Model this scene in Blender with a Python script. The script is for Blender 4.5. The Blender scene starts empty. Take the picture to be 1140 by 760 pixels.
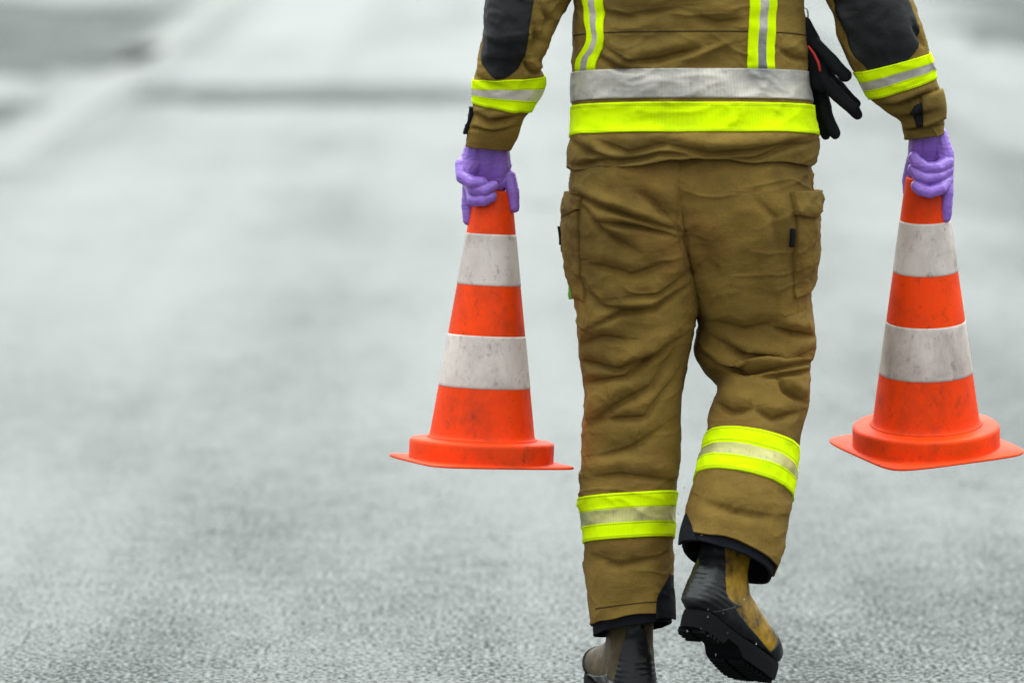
import bpy, bmesh, math, random
import numpy as np
from mathutils import Vector, Matrix, Euler

random.seed(7)
rad = math.radians
scene = bpy.context.scene
COL = scene.collection

# ------------------------------------------------------------------ camera
CAM = Vector((0.0, -9.0, 1.69))
AIM = Vector((0.0, 0.0, 0.688))
FPX = 610.0 * (AIM - CAM).length          # focal length in photo pixels (1140 wide)
cam_data = bpy.data.cameras.new("camera")
cam = bpy.data.objects.new("camera", cam_data)
COL.objects.link(cam)
cam.location = CAM
cam.rotation_euler = (AIM - CAM).to_track_quat('-Z', 'Y').to_euler()
cam_data.sensor_width = 36.0
cam_data.lens = 36.0 * FPX / 1140.0
cam_data.clip_start = 0.1
cam_data.clip_end = 6000.0
cam_data.dof.use_dof = True
cam_data.dof.focus_distance = (AIM - CAM).length
cam_data.dof.aperture_fstop = cam_data.lens / 72.0
scene.camera = cam
scene.render.resolution_x, scene.render.resolution_y = 1024, 682

# ------------------------------------------------------------------ sky, sun, exposure
SUN_EL, SUN_AZ = 72.0, 8.0      # azimuth clockwise from +Y: high, a little ahead; the cloud spreads it over most of the sky
world = bpy.data.worlds.new("World")
scene.world = world
world.use_nodes = True
wt = world.node_tree
for n in list(wt.nodes):
    wt.nodes.remove(n)
sky = wt.nodes.new('ShaderNodeTexSky')
sky.sky_type = 'NISHITA'
sky.sun_disc = False
sky.sun_elevation = rad(SUN_EL)
sky.sun_rotation = rad(SUN_AZ)
sky.air_density = 1.6
sky.dust_density = 3.1
sky.ozone_density = 1.0
hsv = wt.nodes.new('ShaderNodeHueSaturation')
hsv.inputs['Saturation'].default_value = 0.16     # overcast: the cloud layer takes nearly all the blue out
bg = wt.nodes.new('ShaderNodeBackground')
bg.inputs['Strength'].default_value = 0.10
wo = wt.nodes.new('ShaderNodeOutputWorld')
wt.links.new(sky.outputs[0], hsv.inputs['Color'])
wt.links.new(hsv.outputs[0], bg.inputs['Color'])
wt.links.new(bg.outputs[0], wo.inputs['Surface'])

sun_data = bpy.data.lights.new("sun", 'SUN')
sun_data.energy = 1.5
sun_data.angle = rad(106)
sun_data.color = (0.80, 1.0, 0.90)
sun = bpy.data.objects.new("sun", sun_data)
COL.objects.link(sun)
sd = Vector((math.sin(rad(SUN_AZ)) * math.cos(rad(SUN_EL)), math.cos(rad(SUN_AZ)) * math.cos(rad(SUN_EL)), math.sin(rad(SUN_EL))))
sun.rotation_euler = sd.to_track_quat('Z', 'Y').to_euler()
sun.location = (-4, -6, 12)

vs = scene.view_settings
vs.view_transform = 'Standard'
vs.look = 'None'
vs.gamma = 1.0
vs.use_curve_mapping = False
vs.exposure = 1.72

# ------------------------------------------------------------------ geometry helpers
CR = np.array(cam.rotation_euler.to_matrix())
CL = np.array(CAM)
PX = 1.0 / 610.0                                      # metres per photo pixel at the walking line

def P(px, py, Y=0.0):
    """point at depth Y seen at photo pixel (px, py): used to read real sizes off the photograph"""
    d = CR @ np.array([(px - 570.0) / FPX, -(py - 380.0) / FPX, -1.0])
    return CL + d * ((Y - CL[1]) / d[1])

def proj(V):
    q = (np.asarray(V) - CL) @ CR
    return 570.0 + FPX * q[..., 0] / -q[..., 2], 380.0 - FPX * q[..., 1] / -q[..., 2]

def _h(ix, iy, iz, s):
    h = (ix * 374761393 + iy * 668265263 + iz * 1274126177 + s * 974634777) & 0xFFFFFFFF
    h = ((h ^ (h >> 13)) * 1103515245) & 0xFFFFFFFF
    h = ((h ^ (h >> 15)) * 2246822519) & 0xFFFFFFFF
    return ((h ^ (h >> 16)) & 0xFFFFFF) / float(0x7FFFFF) - 1.0

def vnoise(p, s=0):
    p = np.asarray(p, float)
    i = np.floor(p).astype(np.int64)
    f = p - i
    w = f * f * f * (f * (f * 6 - 15) + 10)
    r = 0.0
    for dx in (0, 1):
        for dy in (0, 1):
            for dz in (0, 1):
                r = r + (w[..., 0] if dx else 1 - w[..., 0]) * (w[..., 1] if dy else 1 - w[..., 1]) * \
                    (w[..., 2] if dz else 1 - w[..., 2]) * _h(i[..., 0] + dx, i[..., 1] + dy, i[..., 2] + dz, s)
    return r

def fbm(p, s=0, o=3):
    p = np.asarray(p, float)
    r, a = 0.0, 1.0
    for k in range(o):
        r = r + a * vnoise(p * 2.0 ** k + 17.3 * k, s + k)
        a *= 0.5
    return r

def sstep(a, b, x):
    t = np.clip((x - a) / (b - a), 0, 1)
    return t * t * (3 - 2 * t)

def mono(x, y, q):
    """monotone cubic through (x, y[n, k]) at q, straight beyond the ends"""
    x = np.asarray(x, float); y = np.asarray(y, float)
    h = np.diff(x)[:, None]
    d = np.diff(y, axis=0) / h
    m = np.zeros_like(y)
    m[0], m[-1] = d[0], d[-1]
    if len(x) > 2:
        s = d[:-1] * d[1:]
        w1 = 2 * h[1:] + h[:-1]; w2 = h[1:] + 2 * h[:-1]
        with np.errstate(divide='ignore', invalid='ignore'):
            hm = (w1 + w2) / (w1 / d[:-1] + w2 / d[1:])
        m[1:-1] = np.where(s > 0, hm, 0.0)
    q = np.asarray(q, float)
    i = np.clip(np.searchsorted(x, q) - 1, 0, len(x) - 2)
    hh = (x[i + 1] - x[i])[..., None]
    t = (q - x[i])[..., None] / hh
    tc = np.clip(t, 0, 1)
    r = (2 * tc ** 3 - 3 * tc ** 2 + 1) * y[i] + (tc ** 3 - 2 * tc ** 2 + tc) * hh * m[i] + \
        (-2 * tc ** 3 + 3 * tc ** 2) * y[i + 1] + (tc ** 3 - tc ** 2) * hh * m[i + 1]
    r = r + np.where(t < 0, t * hh * m[0], 0) + np.where(t > 1, (t - 1) * hh * m[-1], 0)
    return r

class Loft:
    """tube through rings; each ring: left point, right point, half depth vector, squareness left/right"""
    def __init__(self, rings):
        self.k = np.array([np.concatenate([l, r, d, [nl, nr]]) for (l, r, d, nl, nr) in rings])
        c = (self.k[:, :3] + self.k[:, 3:6]) / 2
        t = np.concatenate([[0], np.cumsum(np.linalg.norm(np.diff(c, axis=0), axis=1) + 1e-4)])
        self.length = t[-1]
        self.t = t / t[-1]
    def __call__(self, u, v):
        u, v = np.broadcast_arrays(np.asarray(u, float), np.asarray(v, float))
        g = mono(self.t, self.k, v)
        th = math.pi / 2 + 2 * math.pi * u
        c, s = np.cos(th), np.sin(th)
        L, R, D = g[..., :3], g[..., 3:6], g[..., 6:9]
        n = g[..., 9] + (g[..., 10] - g[..., 9]) * sstep(-0.6, 0.6, c)
        x = np.sign(c) * np.abs(c) ** (2 / n)
        y = np.sign(s) * np.abs(s) ** (2 / n)
        return (L + R) / 2 + (R - L) / 2 * x[..., None] + D * y[..., None]
    def frame(self, u, v):
        e = 1e-3
        u, v = np.broadcast_arrays(np.asarray(u, float), np.asarray(v, float))
        p = self(u, v)
        du = self(u + e, v) - self(u - e, v)
        dv = self(u, v + e) - self(u, v - e)
        n = np.cross(dv, du)
        n /= np.linalg.norm(n, axis=-1, keepdims=True) + 1e-12
        return p, n

def ring(lx, ly, rx, ry, Y, depth, tilt=0.0, nl=2.3, nr=None):
    """ring from its left and right outline points in the photo, its distance, half depth and forward tilt"""
    t = rad(tilt)
    return (P(lx, ly, Y), P(rx, ry, Y), np.array([0, math.cos(t), -math.sin(t)]) * depth, nl, nl if nr is None else nr)

def link(name, me, mat, parent):
    o = bpy.data.objects.new(name, me)
    COL.objects.link(o)
    for m in (mat if isinstance(mat, (list, tuple)) else [mat]):
        me.materials.append(m)
    if parent is not None:
        o.parent = parent
    return o

def root_loc(parent):
    while parent is not None and parent.parent is not None:
        parent = parent.parent
    return np.array(parent.location) if parent is not None else np.zeros(3)

def mesh_from(name, V, F, uv=None, mi=None, smooth=True):
    me = bpy.data.meshes.new(name)
    F = np.asarray(F, np.int32)
    me.vertices.add(len(V)); me.vertices.foreach_set('co', np.asarray(V, np.float32).ravel())
    me.loops.add(F.size); me.loops.foreach_set('vertex_index', F.ravel())
    me.polygons.add(len(F))
    me.polygons.foreach_set('loop_start', np.arange(len(F), dtype=np.int32) * F.shape[1])
    me.polygons.foreach_set('use_smooth', np.full(len(F), smooth))
    if mi is not None:
        me.polygons.foreach_set('material_index', np.asarray(mi, np.int32))
    if uv is not None:
        l = me.uv_layers.new(name='UVMap')
        l.data.foreach_set('uv', np.asarray(uv, np.float32)[F.ravel()].ravel())
    me.update(calc_edges=True)
    me.validate()
    return me

def grid_faces(nv, nu, closed, base=0):
    j, i = np.meshgrid(np.arange(nv - 1), np.arange(nu if closed else nu - 1), indexing='ij')
    i2 = (i + 1) % nu
    return (base + np.stack([j * nu + i, (j + 1) * nu + i, (j + 1) * nu + i2, j * nu + i2], -1)).reshape(-1, 4)

def tube_data(loft, nu, nv, disp=None, off=0.0, v0=0.0, v1=1.0, droop=0.0):
    u = np.arange(nu) / nu
    v = np.linspace(v0, v1, nv)
    U, W = np.meshgrid(u, v)
    p, n = loft.frame(U, W)
    d = off + (disp(p, n) if disp else 0.0)
    V = p + n * np.asarray(d)[..., None] if np.ndim(d) else p + n * d
    if droop:      # the free edge hangs unevenly
        V[..., 2] -= droop * sstep(0.90, 1.0, W) * vnoise(np.stack([np.cos(2 * np.pi * U) * 2.2, np.sin(2 * np.pi * U) * 2.2, 0 * U], -1), 77)
    return V.reshape(-1, 3), grid_faces(nv, nu, True), np.stack([U * 0.6, W * loft.length], -1).reshape(-1, 2)

def join_data(parts):
    Vs, Fs, Us, b = [], [], [], 0
    for V, F, U in parts:
        Vs.append(V); Fs.append(F + b); Us.append(U); b += len(V)
    return np.concatenate(Vs), np.concatenate(Fs), np.concatenate(Us)

def patch(name, loft, ul, ur, v0, v1, disp, off, mat, parent, nu=40, nv=20, bulge=0.0, mi=None, skirt=0.003):
    """a piece of cloth sewn onto a loft: u runs from ul(s) to ur(s), v from v0(w) to v1(w)"""
    f = lambda q, x: q(x) if callable(q) else q + 0 * x
    s = np.linspace(0, 1, nv); w = np.linspace(0, 1, nu)
    s = np.concatenate([[0], s, [1]]); w = np.concatenate([[0], w, [1]])
    W, S = np.meshgrid(w, s)
    U = f(ul, S) + (f(ur, S) - f(ul, S)) * W
    V = f(v0, W) + (f(v1, W) - f(v0, W)) * S
    p, n = loft.frame(U, V)
    o = np.full(U.shape, float(off)) + bulge * (np.sin(np.pi * W) * np.sin(np.pi * S)) ** 0.6
    o[0, :] = o[-1, :] = -skirt; o[:, 0] = o[:, -1] = -skirt
    d = o + (disp(p, n) if disp else 0.0)
    X = (p + n * d[..., None]).reshape(-1, 3) - root_loc(parent)
    F = grid_faces(len(s), len(w), False)
    span = np.linalg.norm(loft(0.25, 0.5) - loft(0.75, 0.5)) * 2.6
    uv = np.stack([U * span, S], -1).reshape(-1, 2)
    m = None
    if mi is not None:
        sf = (S[:-1, :-1] + S[1:, 1:]) / 2
        m = mi(sf).ravel()
    return link(name, mesh_from(name, X, F, uv, m), mat, parent)

def strokes(px, py, w, lst):
    """cloth folds drawn as lines in the plane of the walker's back: (points, width, amount, kind)"""
    r = np.zeros_like(px)
    for pts, wd, amp, kind in lst:
        pts = np.asarray(pts, float)
        seg = np.linalg.norm(np.diff(pts, axis=0), axis=1); tot = seg.sum(); acc = 0.0
        best = np.full(px.shape, 1e9); sg = np.zeros_like(px); tt = np.zeros_like(px)
        for a, b, L in zip(pts[:-1], pts[1:], seg):
            ex, ey = (b - a) / L
            t = np.clip((px - a[0]) * ex + (py - a[1]) * ey, 0, L)
            qx, qy = px - a[0] - t * ex, py - a[1] - t * ey
            d = np.hypot(qx, qy)
            m = d < best
            best = np.where(m, d, best)
            sg = np.where(m, qy * ex - qx * ey, sg)
            tt = np.where(m, (acc + t) / tot, tt)
            acc += L
        tap = np.clip(np.sin(np.pi * np.clip(tt, 0.02, 0.98)), 0, 1) ** 0.7
        x = best / (wd * 0.95)
        if kind == 's':       # a tuck: swells above the line, sinks below
            y = np.where(sg > 0, x * 1.9, x * 0.8)
            r += amp * tap * (-np.sign(sg) * y) * np.exp(0.5 - 0.5 * y * y) * np.where(sg > 0, 0.9, 0.65)
        elif kind == 'f':     # a fold lying over the cloth below it
            r += amp * tap * np.where(sg < 0, np.exp(-(x / 2.2) ** 2), -0.9 * np.exp(-x * x) + np.exp(-(x * 3.0) ** 2))
        else:                 # ridge (+) or groove (-)
            r += amp * tap * np.exp(-x * x)
    return r * w

def at_v(loft, py, u=0.5):
    """v of a loft at which its near side is seen at photo row py"""
    v = np.linspace(-0.05, 1.05, 600)
    y = proj(loft(np.full(600, u), v))[1]
    return float(np.interp(py, y, v)) if y[-1] > y[0] else float(np.interp(-py, -y, v))

def blob_mesh(name, chains, voxel, smooth=4, extra=None):
    """one continuous surface grown round chains of (point, radius or (rx, ry, rz)) pairs"""
    bm = bmesh.new()
    for ch in chains:
        pts = [(np.asarray(p, float), r) for p, r in ch]
        if len(pts) == 1:
            samples = pts
        else:
            samples = []
            for (a, ra), (b, rb) in zip(pts[:-1], pts[1:]):
                ra_, rb_ = np.broadcast_to(ra, 3).astype(float), np.broadcast_to(rb, 3).astype(float)
                n = max(2, int(np.linalg.norm(b - a) / (0.3 * min(ra_.min(), rb_.min()))) + 1)
                for k in range(n + 1):
                    t = k / n
                    samples.append((a + (b - a) * t, ra_ + (rb_ - ra_) * t))
        for p, r in samples:
            r3 = np.broadcast_to(r, 3)
            m = Matrix.Translation(Vector(p)) @ Matrix.Diagonal(Vector((*r3, 1.0)))
            bmesh.ops.create_icosphere(bm, subdivisions=2, radius=1.0, matrix=m)
    me = bpy.data.meshes.new(name + "_raw")
    bm.to_mesh(me); bm.free()
    tmp = bpy.data.objects.new(name + "_raw", me)
    COL.objects.link(tmp)
    md = tmp.modifiers.new("r", 'REMESH'); md.mode = 'VOXEL'; md.voxel_size = voxel; md.use_smooth_shade = True
    if smooth:
        sm = tmp.modifiers.new("s", 'SMOOTH'); sm.iterations = smooth; sm.factor = 0.5
    dg = bpy.context.evaluated_depsgraph_get()
    out = bpy.data.meshes.new_from_object(tmp.evaluated_get(dg))
    out.name = name
    bpy.data.objects.remove(tmp); bpy.data.meshes.remove(me)
    out.polygons.foreach_set('use_smooth', np.full(len(out.polygons), True))
    return out

def mesh_co(me):
    a = np.empty(len(me.vertices) * 3, np.float32); me.vertices.foreach_get('co', a)
    return a.reshape(-1, 3).astype(float)

def mesh_no(me):
    a = np.empty(len(me.vertices) * 3, np.float32); me.vertices.foreach_get('normal', a)
    return a.reshape(-1, 3).astype(float)

def set_co(me, V):
    me.vertices.foreach_set('co', np.asarray(V, np.float32).ravel()); me.update()

def tag(o, label=None, cat=None, group=None, kind=None):
    if label: o['label'] = label
    if cat: o['category'] = cat
    if group: o['group'] = group
    if kind: o['kind'] = kind
    return o

# ------------------------------------------------------------------ materials
class M:
    def __init__(self, name):
        self.m = bpy.data.materials.new(name); self.m.use_nodes = True
        self.t = self.m.node_tree
        self.b = self.t.nodes['Principled BSDF']
        self.tc = self.t.nodes.new('ShaderNodeTexCoord')
        self.vec = self.tc.outputs['Object']
    def n(self, kind, **kw):
        o = self.t.nodes.new(kind)
        for k, v in kw.items():
            setattr(o, k, v)
        return o
    def lk(self, a, b):
        self.t.links.new(a, b)
    def mapping(self, scale=(1, 1, 1), rot=(0, 0, 0), vec=None, loc=(0, 0, 0)):
        o = self.n('ShaderNodeMapping')
        o.inputs['Scale'].default_value = scale; o.inputs['Rotation'].default_value = rot; o.inputs['Location'].default_value = loc
        self.lk(vec or self.vec, o.inputs['Vector'])
        return o.outputs[0]
    def noise(self, scale, detail=4, rough=0.55, vec=None, dist=0.0):
        o = self.n('ShaderNodeTexNoise')
        o.inputs['Scale'].default_value = scale; o.inputs['Detail'].default_value = detail
        o.inputs['Roughness'].default_value = rough; o.inputs['Distortion'].default_value = dist
        self.lk(vec or self.vec, o.inputs['Vector'])
        return o.outputs['Fac']
    def ramp(self, fac, *stops):
        o = self.n('ShaderNodeValToRGB')
        e = o.color_ramp.elements
        while len(e) < len(stops): e.new(0.5)
        for k, (p, c) in zip(e, stops):
            k.position = p; k.color = c if len(c) == 4 else (*c, 1)
        self.lk(fac, o.inputs[0])
        return o.outputs[0]
    def fr(self, fac, a, b, lo=0.0, hi=1.0):
        o = self.n('ShaderNodeMapRange')
        for k, v in zip(('From Min', 'From Max', 'To Min', 'To Max'), (a, b, lo, hi)): o.inputs[k].default_value = v
        self.lk(fac, o.inputs[0])
        return o.outputs[0]
    def mix(self, fac, a, b, mode='MIX'):
        o = self.n('ShaderNodeMix', data_type='RGBA', blend_type=mode)
        for s, v in ((o.inputs[0], fac), (o.inputs[6], a), (o.inputs[7], b)):
            if hasattr(v, 'is_output'): self.lk(v, s)
            elif isinstance(v, (int, float)): s.default_value = v
            else: s.default_value = (*v, 1)
        return o.outputs[2]
    def math(self, op, a, b=0.0):
        o = self.n('ShaderNodeMath', operation=op)
        for s, v in ((o.inputs[0], a), (o.inputs[1], b)):
            if hasattr(v, 'is_output'): self.lk(v, s)
            else: s.default_value = v
        return o.outputs[0]
    def bump(self, h, strength, dist, prev=None):
        o = self.n('ShaderNodeBump')
        o.inputs['Strength'].default_value = strength; o.inputs['Distance'].default_value = dist
        self.lk(h, o.inputs['Height'])
        if prev is not None: self.lk(prev, o.inputs['Normal'])
        return o.outputs[0]
    def set(self, **kw):
        names = dict(color='Base Color', rough='Roughness', metal='Metallic', normal='Normal', spec='Specular IOR Level',
                     sheen='Sheen Weight', sheen_rough='Sheen Roughness', coat='Coat Weight', coat_rough='Coat Roughness', ior='IOR',
                     trans='Transmission Weight', sss='Subsurface Weight')
        for k, v in kw.items():
            s = self.b.inputs[names[k]]
            if hasattr(v, 'is_output'): self.lk(v, s)
            elif isinstance(v, (tuple, list)): s.default_value = (*v, 1) if len(v) == 3 else v
            else: s.default_value = v
        return self

def fabric(name, base, worn, dirt, rust=None):
    m = M(name)
    a = m.noise(9, 6, 0.6)
    c = m.mix(m.fr(a, 0.35, 0.68), base, worn)
    s = m.noise(3.6, 5, 0.62, m.mapping(loc=(3.1, 1.7, 0.4)))
    c = m.mix(m.fr(s, 0.48, 0.74, 0, 0.8), c, dirt)
    if rust:
        q = m.noise(5.0, 4, 0.55, m.mapping(loc=(7.7, 2.2, 5.1)))
        c = m.mix(m.fr(q, 0.56, 0.76, 0, 0.6), c, rust)
    sp = m.noise(70, 3, 0.6)
    c = m.mix(m.fr(sp, 0.62, 0.78, 0, 0.45), c, dirt)
    thread = m.noise(420, 2, 0.6)
    c = m.mix(m.fr(thread, 0.3, 0.7, 0.0, 0.3), c, dirt)
    wr = m.noise(34, 5, 0.6, m.mapping((1, 1, 1.6)))
    cr_ = m.n('ShaderNodeTexNoise'); cr_.noise_type = 'RIDGED_MULTIFRACTAL'
    cr_.inputs['Scale'].default_value = 7; cr_.inputs['Detail'].default_value = 3; cr_.inputs['Distortion'].default_value = 0.7
    m.lk(m.mapping((1, 1, 1.7), (0.0, 0.35, 0.0)), cr_.inputs['Vector'])
    nb = m.bump(wr, 0.45, 0.006)
    nb = m.bump(cr_.outputs['Fac'], 0.25, 0.004, nb)
    nb = m.bump(thread, 0.35, 0.0012, nb)
    m.set(color=c, rough=0.88, spec=0.12, normal=nb)
    return m.m

MAT = {}
MAT['jacket'] = fabric('turnout_cloth_jacket', (0.178, 0.112, 0.024), (0.262, 0.168, 0.039), (0.064, 0.043, 0.012))
MAT['trousers'] = fabric('turnout_cloth_trousers', (0.168, 0.102, 0.022), (0.258, 0.160, 0.036), (0.056, 0.037, 0.011), (0.190, 0.090, 0.026))

def tape(name, col, col2, ribs=420, stitches=()):
    m = M(name)
    uv = m.tc.outputs['UV']
    w = m.n('ShaderNodeTexWave'); w.bands_direction = 'X'
    w.inputs['Scale'].default_value = ribs / 6.283 * 1.0
    m.lk(uv, w.inputs['Vector'])
    d = m.noise(14, 6, 0.65)
    c = m.mix(m.fr(d, 0.52, 0.78, 0, 0.7), col, col2)
    c = m.mix(m.fr(w.outputs['Fac'], 0, 1, 0.0, 0.10), c, col2)
    c = m.mix(m.fr(m.noise(7, 6, 0.7, m.mapping((1, 1, 2.2), loc=(2, 5, 1))), 0.52, 0.8, 0, 0.55), c, (0.20, 0.24, 0.01))
    if stitches:
        sp = m.n('ShaderNodeSeparateXYZ'); m.lk(uv, sp.inputs[0])
        for q in stitches:
            hit = m.math('LESS_THAN', m.math('ABSOLUTE', m.math('SUBTRACT', sp.outputs[1], q)), 0.014)
            c = m.mix(m.math('MULTIPLY', hit, 0.6), c, (0.25, 0.33, 0.01))
    nb = m.bump(w.outputs['Fac'], 0.25, 0.0006)
    nb = m.bump(m.noise(26, 4), 0.25, 0.005, nb)
    m.set(color=c, rough=0.8, spec=0.04, normal=nb)
    return m.m
NEON = (0.66, 0.90, 0.001), (0.47, 0.66, 0.004)
MAT['neon'] = tape('neon_tape', *NEON)
MAT['neon_wide'] = tape('neon_tape_wide', *NEON, stitches=(0.07, 0.12, 0.93))
MAT['neon_band'] = tape('neon_tape_band', *NEON, stitches=(0.05, 0.33, 0.69, 0.95))

def silver(name, falloff_ends, c0=(0.64, 0.585, 0.51), c1=(0.17, 0.17, 0.165)):
    m = M(name)
    w = m.n('ShaderNodeTexWave'); w.bands_direction = 'X'; w.inputs['Scale'].default_value = 70
    m.lk(m.tc.outputs['UV'], w.inputs['Vector'])
    f = m.fr(m.noise(5.5, 5, 0.6, m.mapping((1, 1, 2), loc=(0.3, 0, 0.9))), 0.42, 0.68)
    if falloff_ends:
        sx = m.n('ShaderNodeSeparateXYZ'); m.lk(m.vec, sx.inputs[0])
        end = m.fr(m.math('ADD', m.math('ABSOLUTE', sx.outputs[0]), m.math('MULTIPLY', m.noise(12, 4), 0.10)), 0.225, 0.265)  # angle falloff of the reflective tape, painted as darker ends
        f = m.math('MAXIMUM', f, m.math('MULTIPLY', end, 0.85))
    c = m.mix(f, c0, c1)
    c = m.mix(m.fr(m.noise(60, 4), 0.55, 0.75, 0, 0.5), c, (0.20, 0.19, 0.18))
    c = m.mix(m.fr(w.outputs['Fac'], 0, 1, 0, 0.14), c, (0.2, 0.2, 0.2))
    m.set(color=c, rough=0.45, metal=0.15, spec=0.3, normal=m.bump(m.noise(26, 4), 0.3, 0.005))
    return m.m
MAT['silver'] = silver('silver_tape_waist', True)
MAT['silver_limb'] = silver('silver_tape', False)
MAT['silver_leg'] = silver('silver_tape_yellowed', False, (0.58, 0.54, 0.19), (0.22, 0.25, 0.07))

m = M('black_leather_patch')
a = m.noise(20, 5)
m.set(color=m.mix(m.fr(a, 0.35, 0.65), (0.0035, 0.004, 0.0045), (0.010, 0.011, 0.012)), rough=m.fr(a, 0.3, 0.7, 0.42, 0.65), spec=0.25,
      normal=m.bump(m.noise(60, 5, 0.6), 0.35, 0.004))
MAT['black'] = m.m
m = M('lining_cloth')
a = m.noise(30, 4)
m.set(color=m.mix(a, (0.003, 0.0035, 0.005), (0.010, 0.011, 0.015)), rough=0.85, spec=0.12, normal=m.bump(a, 0.4, 0.004))
MAT['lining'] = m.m
m = M('hook_tape')
m.set(color=(0.010, 0.011, 0.013), rough=0.9, spec=0.15, normal=m.bump(m.noise(300, 2), 0.5, 0.002))
MAT['velcro'] = m.m
m = M('seam_thread')
m.set(color=(0.050, 0.036, 0.013), rough=0.9, spec=0.1)
MAT['seam'] = m.m

m = M('nitrile')
a = m.noise(40, 4, 0.6)
wv = m.noise(22, 4, 0.6, m.mapping((1, 1, 3.2)), 0.6)
nb = m.bump(wv, 0.28, 0.005)
nb = m.bump(m.noise(160, 3), 0.25, 0.0015, nb)
m.set(color=m.mix(a, (0.205, 0.100, 0.44), (0.300, 0.155, 0.60)), rough=0.30, spec=0.42, normal=nb, sss=0.0)
MAT['nitrile'] = m.m

def cone_mat(name, col, dark, scuff, thr=0.62):
    m = M(name)
    oi = m.n('ShaderNodeObjectInfo')
    ad = m.n('ShaderNodeVectorMath', operation='ADD')
    sc = m.n('ShaderNodeMath', operation='MULTIPLY'); sc.inputs[1].default_value = 53.0
    m.lk(oi.outputs['Random'], sc.inputs[0])
    m.lk(m.vec, ad.inputs[0]); m.lk(sc.outputs[0], ad.inputs[1])
    v = ad.outputs[0]
    a = m.noise(7, 5, 0.6, v)
    c = m.mix(m.fr(a, 0.4, 0.7), col, dark)
    s1 = m.noise(38, 6, 0.7, m.mapping((1, 1, 0.5), vec=v), 0.15)
    c = m.mix(m.fr(s1, thr, thr + 0.12, 0, 0.55), c, scuff)
    s2 = m.n('ShaderNodeTexVoronoi', feature='DISTANCE_TO_EDGE')
    s2.inputs['Scale'].default_value = 13
    wv = m.n('ShaderNodeVectorMath', operation='ADD')
    nz = m.n('ShaderNodeTexNoise'); nz.inputs['Scale'].default_value = 20; m.lk(v, nz.inputs['Vector'])
    m.lk(v, wv.inputs[0]); m.lk(nz.outputs['Color'], wv.inputs[1]); m.lk(wv.outputs[0], s2.inputs['Vector'])
    smear = m.noise(11, 6, 0.72, m.mapping((1, 1, 0.6), vec=v), 0.2)
    c = m.mix(m.fr(smear, thr - 0.14, thr + 0.12, 0, 0.5), c, scuff)
    c = m.mix(m.fr(m.noise(85, 5, 0.7, v), 0.58, 0.70, 0, 0.4), c, scuff)
    line = m.math('LESS_THAN', s2.outputs['Distance'], 0.007)
    gate = m.fr(m.noise(16, 3, 0.6, v), 0.54, 0.6)
    c = m.mix(m.math('MULTIPLY', line, m.math('MULTIPLY', gate, 0.12)), c, scuff)
    m.set(color=c, rough=m.fr(a, 0.3, 0.7, 0.45, 0.62), spec=0.14, normal=m.bump(m.noise(120, 4, 0.6, v), 0.12, 0.002))
    return m.m
MAT['orange'] = cone_mat('cone_rubber', (0.88, 0.055, 0.002), (0.66, 0.040, 0.002), (0.13, 0.028, 0.014), 0.60)
MAT['white'] = cone_mat('cone_sheeting', (0.62, 0.54, 0.50), (0.47, 0.40, 0.37), (0.14, 0.105, 0.09), 0.57)

def leather(name, dark, light):
    m = M(name)
    a = m.noise(14, 6, 0.62)
    m.set(color=m.mix(m.fr(a, 0.36, 0.64), dark, light), rough=0.55, spec=0.25, normal=m.bump(m.noise(60, 5), 0.4, 0.004))
    return m.m
MAT['leather'] = leather('boot_leather_tan', (0.050, 0.030, 0.008), (0.56, 0.32, 0.022))
MAT['leather_dark'] = leather('boot_leather_brown', (0.035, 0.026, 0.012), (0.085, 0.056, 0.018))  # darker brown leather, left boot
m = M('boot_rubber')
a = m.noise(25, 4)
m.set(color=m.mix(a, (0.003, 0.0035, 0.004), (0.010, 0.0105, 0.012)), rough=m.fr(a, 0.3, 0.7, 0.20, 0.42), spec=0.28, normal=m.bump(m.noise(80, 4), 0.25, 0.003))
MAT['rubber'] = m.m
m = M('boot_sole_rubber')
m.set(color=(0.004, 0.0044, 0.005), rough=0.8, spec=0.10, normal=m.bump(m.noise(90, 4), 0.3, 0.003))
MAT['sole'] = m.m
m = M('knit_glove')
a = m.noise(30, 4)
m.set(color=m.mix(a, (0.004, 0.005, 0.006), (0.014, 0.016, 0.018)), rough=0.9, spec=0.12, normal=m.bump(m.noise(180, 3), 0.5, 0.002))
MAT['workglove'] = m.m
m = M('red_piping'); m.set(color=(0.50, 0.025, 0.02), rough=0.7); MAT['red'] = m.m
m = M('steel'); m.set(color=(0.6, 0.6, 0.6), rough=0.25, metal=1.0); MAT['steel'] = m.m
m = M('skin'); m.set(color=(0.52, 0.30, 0.21), rough=0.55); MAT['skin'] = m.m
m = M('hair'); m.set(color=(0.05, 0.03, 0.018), rough=0.7, normal=m.bump(m.noise(90, 4, vec=m.mapping((1, 1, 0.15))), 0.6, 0.004)); MAT['hair'] = m.m
m = M('water_drop'); m.set(color=(1, 1, 1), rough=0.02, ior=1.33, trans=1.0); MAT['drop'] = m.m
m = M('green_tab'); m.set(color=(0.12, 0.32, 0.03), rough=0.7); MAT['green'] = m.m

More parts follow.
